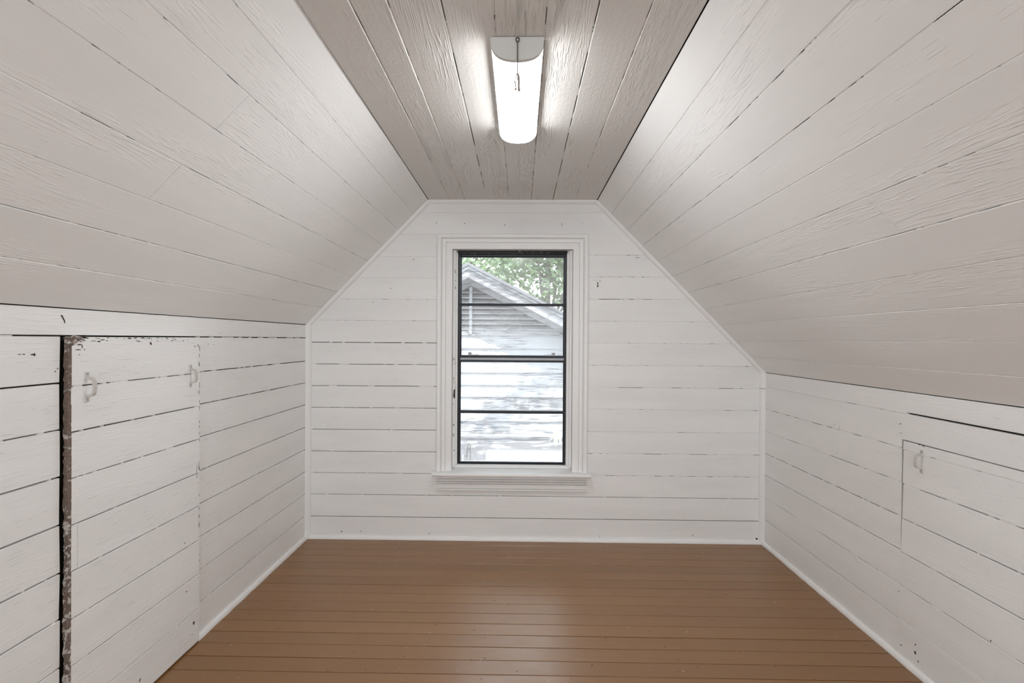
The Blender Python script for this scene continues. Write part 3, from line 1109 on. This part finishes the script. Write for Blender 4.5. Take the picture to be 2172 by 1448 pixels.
chain = mb.build('pull_chain', M_CHROME, lamp)
mb = MB()
zb = zt - 0.088


def loop(pts, r):
    mb.tube([(LX + 0.001 + x, LY0 - 0.008 + 0.2 * x, zb - z) for x, z in pts], r, 6)


loop([(0, 0), (-0.004, 0.010), (-0.007, 0.024), (-0.005, 0.036), (-0.004, 0.046)], 0.0016)
loop([(-0.005, 0.022), (-0.010, 0.030), (-0.010, 0.040), (-0.006, 0.046)], 0.0012)
loop([(0, 0), (0.001, 0.014), (-0.003, 0.026), (-0.006, 0.034), (-0.003, 0.044), (0.001, 0.050)], 0.0012)
loop([(0, 0.001), (0.004, 0.010), (0.005, 0.024), (0.0045, 0.036), (0.006, 0.050)], 0.0028)
loop([(0.001, 0.004), (0.002, 0.020), (0.002, 0.036), (0.003, 0.052), (0.001, 0.053)], 0.0014)
mb.ball((LX - 0.004, LY0 - 0.008, zb - 0.046), 0.0032, 6, 4)
mb.ball((LX + 0.0065, LY0 - 0.008, zb - 0.049), 0.0036, 6, 4)
mb.build('knotted_string', M_STRING, chain)

# unseen copy of the fitting behind the viewer, added as fill light
fill_lamp = lamp.copy()
COL.objects.link(fill_lamp)
fill_lamp['label'] = 'unseen copy of the fluorescent batten, added as fill light behind the viewer'
SHIFT = Vector((0, -2.55, 0))
fill_lamp.location = lamp.location + SHIFT
for part in list(lamp.children):
    c = part.copy()
    COL.objects.link(c)
    c.parent = fill_lamp
    for sub in list(part.children):
        d = sub.copy()
        COL.objects.link(d)
        d.parent = c
lamp['group'] = fill_lamp['group'] = 'ceiling battens'

# ------------------------------------------------------------------ marks of wear
def mark(parent, s, u, v, rx, ry, tilt=0.0, k=7):
    chip(parent, s, u, v, blob(rx, ry, k, 0.35, tilt))


# curved scar above the crack, scratches, nail holes on the two-handled door wall
chip(wall_left, S_LEFT, 1.424, 1.292, [(-0.006, 0.013), (-0.001, 0.014), (0.003, 0.006), (0.008, -0.002), (0.008, -0.010), (0.0055, -0.010), (0.004, -0.003), (-0.002, 0.006)])
for u, v, rx, ry in ((1.300, 1.196, 0.006, 0.0012), (1.312, 1.1955, 0.003, 0.0016), (1.337, 1.194, 0.008, 0.002), (1.341, 1.194, 0.0022, 0.004),
                     (1.409, 1.152, 0.0018, 0.002), (1.402, 1.144, 0.0018, 0.002), (1.335, 0.275, 0.003, 0.001)):
    mark(wall_left, S_LEFT, u, v, rx, ry)
for i in range(46):   # frayed paint along the door's head
    t = random.random() ** 1.3
    mark(door1, S_D1, 1.455 + 0.50 * t, 1.2405 - random.random() ** 2 * 0.012, random.uniform(0.002, 0.012) * (1 - 0.5 * t), random.uniform(0.0006, 0.0022), 0, 6)
for u, v, rx, ry, tl in ((1.460, 1.220, 0.009, 0.0016, 0), (1.469, 1.214, 0.0018, 0.005, 0), (1.455, 1.205, 0.010, 0.0012, 0), (1.460, 1.190, 0.004, 0.001, 0),
                         (1.477, 1.205, 0.0016, 0.002, 0), (1.745, 1.221, 0.004, 0.006, 0.6), (1.985, 1.207, 0.008, 0.0015, 0), (2.005, 1.211, 0.003, 0.004, 0.3),
                         (2.011, 1.205, 0.002, 0.003, 0), (2.014, 1.17, 0.0014, 0.008, 0), (2.013, 1.135, 0.002, 0.010, 0.2), (2.012, 1.02, 0.0016, 0.010, 0),
                         (2.013, 0.72, 0.0014, 0.018, 0), (2.000, 0.70, 0.0010, 0.024, 0), (1.985, 0.095, 0.006, 0.007, 0), (1.975, 0.055, 0.004, 0.0012, 0),
                         (1.930, 0.44, 0.003, 0.002, 0), (1.94, 0.245, 0.003, 0.003, 0), (1.70, 0.06, 0.0022, 0.007, -0.3)):
    chip(door1, S_D1, u, v, blob(rx, ry, 7, 0.35, tl))
for i in range(18):   # brittle ends along the far edge of the door
    mark(door1, S_D1, 2.0155, random.uniform(0.3, 1.2), 0.0012, random.uniform(0.002, 0.012), 0, 6)
for u, v, rx, ry in ((2.10, 1.216, 0.006, 0.0012), (2.14, 1.212, 0.004, 0.001), (2.93, 1.305, 0.008, 0.001), (2.95, 1.252, 0.010, 0.0008)):
    mark(wall_left, S_LEFT, u, v, rx, ry)
# one-handled door wall
for u, v, rx, ry in ((-1.986, 0.922, 0.0022, 0.0025), (-1.985, 0.885, 0.0022, 0.0025), (-1.890, 0.8608, 0.006, 0.0025), (-1.873, 0.859, 0.0035, 0.002),
                     (-1.868, 0.858, 0.004, 0.0016), (-2.36, 0.845, 0.002, 0.002), (-2.40, 0.846, 0.0015, 0.002), (-2.36, 0.835, 0.002, 0.0015),
                     (-1.985, 0.262, 0.004, 0.003), (-1.60, 0.30, 0.002, 0.003), (-1.90, 0.075, 0.004, 0.006), (-1.90, 0.105, 0.003, 0.003), (-1.885, 0.05, 0.002, 0.004),
                     (-1.97, 0.06, 0.006, 0.002), (-1.98, 0.09, 0.003, 0.003)):
    mark(wall_right, S_RIGHT, u, v, rx, ry) if u < -1.97 else chip(door2, S_D2, u, v, blob(rx, ry, 7))
# gable wall: nail scars over the window, the lock-like scar beside it, small pits
for u, v, rx, ry, tl in ((-0.345, 1.957, 0.007, 0.0016, -0.9), (-0.098, 1.949, 0.002, 0.007, 0.2), (0.254, 1.955, 0.007, 0.0016, 0.9), (0.257, 1.944, 0.005, 0.002, 0),
                         (-0.52, 1.962, 0.003, 0.003, 0), (0.478, 1.588, 0.0035, 0.014, 0), (0.477, 1.573, 0.004, 0.006, 0), (0.468, 1.61, 0.002, 0.003, 0),
                         (0.452, 1.612, 0.004, 0.001, 0), (0.491, 1.605, 0.002, 0.004, 0), (-0.66, 1.735, 0.004, 0.003, 0), (-0.91, 1.47, 0.003, 0.002, 0),
                         (-1.10, 0.043, 0.004, 0.003, 0), (-0.98, 0.047, 0.002, 0.003, 0), (-0.555, 0.038, 0.003, 0.003, 0), (0.50, 0.034, 0.003, 0.003, 0),
                         (1.07, 0.045, 0.003, 0.003, 0), (1.46, 0.030, 0.006, 0.008, 0.3), (0.425, 0.56, 0.003, 0.003, 0), (-0.8, 1.555, 0.010, 0.001, 0), (0.72, 1.75, 0.016, 0.0012, -0.05)):
    mark(wall_back, S_BACK, u, v, rx, ry, tl)
# chipped paint on the casing corners and jamb
S_CAS = Surf((0, YB - 0.0185, 0), (1, 0, 0), (0, 0, 1))
for u, v, rx, ry in ((-0.462, 1.845, 0.004, 0.003), (-0.466, 1.832, 0.003, 0.005), (-0.461, 1.822, 0.003, 0.003)):
    chip(win, S_CAS, u, v, blob(rx, ry, 7), mat=M_SEALCHIP)
S_JL = Surf((0, YB + 0.0295, 0), (1, 0, 0), (0, 0, 1))
for i in range(16):
    chip(win, S_JL, OX0 + random.uniform(0.004, 0.013), random.uniform(0.5, 1.15) if i < 11 else random.uniform(1.5, 1.78), blob(random.uniform(0.001, 0.003), random.uniform(0.002, 0.012), 6))
chip(win, S_JL, OX0 + 0.010, 0.90, [(0.004, 0.05), (0.002, 0.03), (-0.005, 0.025), (-0.006, 0.005), (-0.008, -0.012), (-0.002, -0.03), (0.004, -0.022)])

# crumbs of paint and dust on the floor: too small and many to count
mb = MB()
for i in range(70):
    x, yy = random.uniform(XL + 0.05, XR - 0.05), random.uniform(1.7, 3.02)
    r = random.uniform(0.0010, 0.0022)
    mb.ball((x, yy, 0.0006 + r * 0.3), r, 5, 3, 0.45)
tag(mb.build('paint_crumbs', M_TRIM), 'white paint crumbs scattered over the brown floor', 'debris', kind='stuff')
mb = MB()
for i in range(100):
    x, yy = random.uniform(XL + 0.05, XR - 0.05), random.uniform(1.7, 3.05)
    a = random.uniform(0, 3.14)
    l, w = random.uniform(0.0015, 0.0042), random.uniform(0.0008, 0.0016)
    c, s_ = math.cos(a), math.sin(a)
    q = [(l, 0), (0, w), (-l, 0), (0, -w)]
    vs = [(x + p * c - t * s_, yy + p * s_ + t * c, z) for z in (0.0002, 0.0013) for p, t in q]
    mb.raw(vs, [(3, 2, 1, 0), (4, 5, 6, 7), (0, 1, 5, 4), (1, 2, 6, 5), (2, 3, 7, 6), (3, 0, 4, 7)])
tag(mb.build('dark_grit', M_CHIP), 'dark specks of grit scattered over the brown floor', 'debris', kind='stuff')

# ------------------------------------------------------------------ outside the window
GZ = -2.9
g = MB().box(-30, 30, YB + 0.4, 45, GZ - 0.2, GZ).build('ground', M_EARTH)
tag(g, 'yard between the two houses', kind='structure')

house = tag(empty('neighbour_house', (-0.51, 5.3, GZ)), 'white weatherboarded house with gable louvre seen through the window', 'house')
bpy.context.view_layer.update()
AX, YW, PIT = -0.515, 5.30, 0.515
S_HW = Surf((0, YW, 0), (1, 0, 0), (0, 0, 1))
HW = 3.4


def rake_x(z, apex):
    return (apex - z) / PIT


# wall core
eave = 1.86 - HW * PIT
ring = [Vector((AX - HW, GZ)), Vector((AX - HW, eave)), Vector((AX, 1.86)), Vector((AX + HW, eave)), Vector((AX + HW, GZ))]
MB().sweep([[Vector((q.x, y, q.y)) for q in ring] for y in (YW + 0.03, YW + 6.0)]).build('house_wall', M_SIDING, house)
# weatherboards, each lapping the one below
zs = [1.338, 1.284, 1.147, 1.020, 0.893, 0.762, 0.635, 0.501, 0.378, 0.246]
for z1, z0 in zip(zs[:-1], zs[1:]):
    half = min(HW, rake_x(z1, 1.82))
    joint = {0.501: -0.05, 0.893: 1.3}.get(z0)
    spans = [(AX - half, AX + half)] if joint is None else [(AX - half, joint - 0.0015), (joint + 0.0015, AX + half)]
    for a, b in spans:
        rings = []
        for x in (a, b):
            rings.append([Vector((x, YW - 0.030, z0)), Vector((x, YW + 0.03, z0)), Vector((x, YW + 0.03, z1 + 0.01)), Vector((x, YW - 0.002, z1 + 0.01)), Vector((x, YW - 0.029, z0 + 0.003))])
        mb = MB().sweep(rings)
        me = mesh_pd('weatherboard', mb.v, mb.f)
        # boards keep their grain along x
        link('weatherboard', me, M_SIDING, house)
# louvre slats in the gable top, upright batten, frieze
_vh = rake_x(1.345, 1.83)
MB().sweep([[Vector((AX - _vh, y, 1.345)), Vector((AX + _vh, y, 1.345)), Vector((AX, y, 1.83))] for y in (YW + 0.022, YW + 0.031)]).build('vent_shade_sheet', M_DARKWOOD_SHADE, house)  # dark sheet stands in for the unlit attic behind the slats
vent = MB().box(AX - 0.02, AX - 0.02 + 0.030, YW - 0.045, YW - 0.012, 1.30, 1.79).build('batten', M_SIDING, house)
for i in range(8):
    z0 = 1.373 + 0.0552 * i - 0.03
    half = max(0.03, rake_x(z0 + 0.03, 1.83))
    rings = [[Vector((x, YW - 0.028, z0)), Vector((x, YW - 0.028, z0 + 0.008)), Vector((x, YW + 0.020, z0 + 0.040)), Vector((x, YW + 0.020, z0 + 0.030))] for x in (AX - half, AX + half)]
    MB().sweep(rings).build('louvre_slat', M_SIDING, house)
for sg in (-1, 1):
    d = Vector((sg, 0, -PIT)).normalized()
    up = Vector((sg * PIT, 0, 1)).normalized()
    L = HW / d.x * sg + 0.35

    def board(y0, y1, top, h, mat, name, z_ap):
        P = Vector((AX, 0, z_ap))
        rings = []
        for t in (0.0, L):
            q = P + d * t
            hv = Vector((0, 0, 1))
            rings.append([Vector((q.x, y0, q.z)), Vector((q.x, y1, q.z)), Vector((q.x, y1, q.z - h)), Vector((q.x, y0, q.z - h))])
        MB().sweep(rings).build(name, mat, house)
    board(YW - 0.035, YW + 0.02, 0, 0.085, M_RAKE, 'frieze_board', 1.892)
    board(YW - 0.30, YW + 0.02, 0, 0.016, M_RAKE, 'soffit', 1.885)
    board(YW - 0.325, YW - 0.30, 0, 0.105, M_RAKE, 'rake_board', 1.962)
    board(YW - 0.345, YW - 0.322, 0, 0.030, M_SIDING, 'rake_moulding', 1.972)
    board(YW - 0.365, YW + 6.2, 0, 0.030, M_SHINGLE, 'roof', 2.003)
# drip cap, band board and the shaded window below it
MB().box(AX - HW, AX + HW, YW - 0.055, YW + 0.03, 0.222, 0.246).build('drip_cap', M_SIDING, house)
MB().box(AX - HW, AX + HW, YW - 0.035, YW + 0.03, 0.200, 0.222).build('moulding', M_SIDING, house)
MB().box(AX - HW, AX + HW, YW - 0.022, YW + 0.03, 0.085, 0.199).build('band_board', M_RAKE, house)
MB().box(AX - HW, -0.355, YW - 0.024, YW + 0.03, GZ, 0.084).build('corner_panel', M_RAKE, house)
MB().box(-0.355, 0.90, YW - 0.012, YW + 0.03, -1.35, 0.084).build('window_blind', M_BLIND, house)
MB().box(0.90, AX + HW, YW - 0.024, YW + 0.03, GZ, 0.084).build('corner_panel', M_RAKE, house)
MB().box(-0.60, -0.585, YW - 0.06, YW - 0.02, -0.9, 0.02).build('downpipe', M_SIDING, house)

# loose cable sagging across the blind and a bent wire
mb = MB().tube([(-0.36, YW - 0.06, 0.082), (-0.15, YW - 0.06, 0.03), (0.05, YW - 0.06, -0.012), (0.25, YW - 0.06, -0.05), (0.5, YW - 0.06, -0.075), (0.9, YW - 0.06, -0.09)], 0.0022, 6)
tag(mb.build('cable', M_CHIP), 'thin dark cable sagging across the white blind of the neighbouring house', 'cable')
mb = MB().tube([(-0.545, YW - 0.04, -0.02), (-0.550, YW - 0.045, 0.05), (-0.540, YW - 0.048, 0.115), (-0.528, YW - 0.048, 0.148), (-0.515, YW - 0.048, 0.11), (-0.510, YW - 0.045, 0.04), (-0.512, YW - 0.045, -0.12)],
               [0.003, 0.004, 0.005, 0.006, 0.004, 0.003, 0.002], 6)
tag(mb.build('bent_wire', M_CHIP), 'bent dark wire hook on the grey corner panel outside', 'wire')


# ------------------------------------------------------------------ trees
def leaf_mesh(mb, c, l, w, rng):
    d = Vector((rng.uniform(-1, 1), rng.uniform(-1, 1), rng.uniform(-0.9, 0.35))).normalized()
    s_ = d.cross(Vector((rng.uniform(-1, 1), rng.uniform(-1, 1), rng.uniform(-1, 1)))).normalized()
    n_ = d.cross(s_)
    mb.raw([c, c + d * l * 0.5 + s_ * w, c + d * l, c + d * l * 0.5 - s_ * w, c + d * l * 0.5 - n_ * w * 0.35],
           [(0, 1, 4), (1, 2, 4), (2, 3, 4), (3, 0, 4)])


def leaf_object(name, mb, mat, parent):
    me = bpy.data.meshes.new(name)
    me.from_pydata([tuple(v) for v in mb.v], [], mb.f)
    o = link(name, me, mat, parent)
    o['kind'] = 'stuff'
    return o


def tree(name, base, height, crown_c, crown_r, n_leaf, leaf, label, mat, seed, branches=9):
    rng = random.Random(seed)
    t = tag(empty(name, base), label, 'tree')
    bpy.context.view_layer.update()
    b = Vector(base)
    c = Vector(crown_c)
    top = Vector((c.x, c.y, c.z))
    pts = [b + (top - b) * k / 5 + Vector((rng.uniform(-1, 1), rng.uniform(-1, 1), 0)) * (0.10 if 0 < k < 5 else 0) for k in range(6)]
    MB().tube(pts, [0.16, 0.13, 0.115, 0.10, 0.08, 0.05], 9).build('trunk', M_BARK, t, True)
    crown = MB()
    tips = []
    for i in range(branches):
        a = 2 * math.pi * i / branches + rng.uniform(-0.3, 0.3)
        el = rng.uniform(-0.45, 0.8)
        e = c + Vector((math.cos(a) * crown_r[0], math.sin(a) * crown_r[1], math.sin(el) * crown_r[2])) * rng.uniform(0.75, 1.0)
        s0 = pts[3].lerp(pts[5], rng.random())
        mid = s0.lerp(e, 0.5) + Vector((0, 0, rng.uniform(0.0, 0.3)))
        MB().tube([s0, s0.lerp(mid, 0.5), mid, mid.lerp(e, 0.6), e], [0.05, 0.04, 0.03, 0.02, 0.006], 6).build('branch', M_BARK, t, True)
        tips += [mid, mid.lerp(e, 0.5), e]
    for i in range(n_leaf):
        if rng.random() < 0.75:
            p = rng.choice(tips) + Vector((rng.gauss(0, 1), rng.gauss(0, 1), rng.gauss(0, 1))) * 0.33 * min(crown_r)
        else:
            p = c + Vector((rng.uniform(-1, 1) * crown_r[0], rng.uniform(-1, 1) * crown_r[1], rng.uniform(-1, 1) * crown_r[2]))
        leaf_mesh(crown, p, leaf * rng.uniform(0.7, 1.3), leaf * 0.22 * rng.uniform(0.7, 1.3), rng)
    leaf_object('crown', crown, mat, t)
    return t


tree('leafy_tree', (0.9, 13.6, GZ), 8, (0.75, 13.4, 3.6), (1.9, 1.3, 1.4), 3600, 0.24, 'green broadleaf tree rising behind the neighbouring roof ridge', M_LEAF, 3, 12)
tree('leafy_tree', (-1.9, 17.9, GZ), 8, (-1.9, 17.7, 4.6), (2.2, 1.3, 1.6), 2400, 0.24, 'green broadleaf tree behind the peak of the neighbouring gable', M_LEAF, 5, 10)

# tree in the side yard: a leafy limb over the gap throws the dappled shade on the boards
yard = tag(empty('side_yard_tree', (1.95, 4.25, GZ)), 'slim tree in the side yard whose drooping leaves, painted sunlit white, show at the lowest pane', 'tree')
bpy.context.view_layer.update()
MB().tube([(1.95, 4.25, GZ), (1.9, 4.22, -1.0), (1.86, 4.2, 1.0), (1.75, 4.15, 2.6), (1.55, 4.12, 3.3), (1.3, 4.1, 4.2)], [0.10, 0.09, 0.08, 0.06, 0.045, 0.02], 9).build('trunk', M_BARK, yard, True)
limb = [Vector((1.75, 4.15, 2.75)), Vector((1.2, 4.13, 2.85)), Vector((0.75, 4.13, 2.62)), Vector((0.35, 4.13, 2.36)), Vector((0.10, 4.13, 2.17))]
MB().tube(limb, [0.035, 0.028, 0.020, 0.012, 0.005], 7).build('branch', M_BARK, yard, True)
rng = random.Random(11)
lv = MB()
for i in range(520):
    t = rng.random() * 3.2 + 0.8
    k = min(3, int(t))
    p = limb[k].lerp(limb[k + 1], t - k) + Vector((rng.gauss(0, 0.09), rng.gauss(0, 0.09), rng.gauss(0, 0.055)))
    leaf_mesh(lv, p, rng.uniform(0.06, 0.11), rng.uniform(0.012, 0.022), rng)
leaf_object('foliage', lv, M_LEAF, yard)
# low twig with drooping leaves painted sunlit white
tw = [Vector((1.86, 4.2, 0.75)), Vector((1.2, 4.35, 0.82)), Vector((0.7, 4.5, 0.62)), Vector((0.42, 4.55, 0.44)), Vector((0.36, 4.55, 0.40))]
MB().tube(tw, [0.014, 0.010, 0.007, 0.004, 0.002], 6).build('branch', M_BARK, yard, True)
for i in range(13):
    a = -2.6 + 2.2 * i / 12
    c0 = Vector((0.345 + rng.uniform(-0.02, 0.03), 4.55 + rng.uniform(-0.04, 0.04), 0.40 + rng.uniform(-0.02, 0.015)))
    d = Vector((math.cos(a) * 0.8, rng.uniform(-0.4, 0.2), math.sin(a) - 0.35)).normalized()
    l, w = rng.uniform(0.07, 0.12), rng.uniform(0.008, 0.014)
    s_ = d.cross(Vector((0, 1, 0.3))).normalized()
    f_ = d.cross(s_)
    vs = [c0, c0 + d * l * 0.35 + s_ * w, c0 + d * l * 0.7 + s_ * w * 0.8 - Vector((0, 0, 0.006)), c0 + d * l - Vector((0, 0, 0.014)),
          c0 + d * l * 0.7 - s_ * w * 0.8 - Vector((0, 0, 0.006)), c0 + d * l * 0.35 - s_ * w, c0 + d * l * 0.5 + f_ * w * 0.4]
    me = bpy.data.meshes.new('leaf')
    me.from_pydata([tuple(v) for v in vs], [], [(0, 1, 6), (1, 2, 6), (2, 3, 6), (3, 4, 6), (4, 5, 6), (5, 0, 6)])
    link('leaf', me, M_LEAF_SUNLIT, yard)
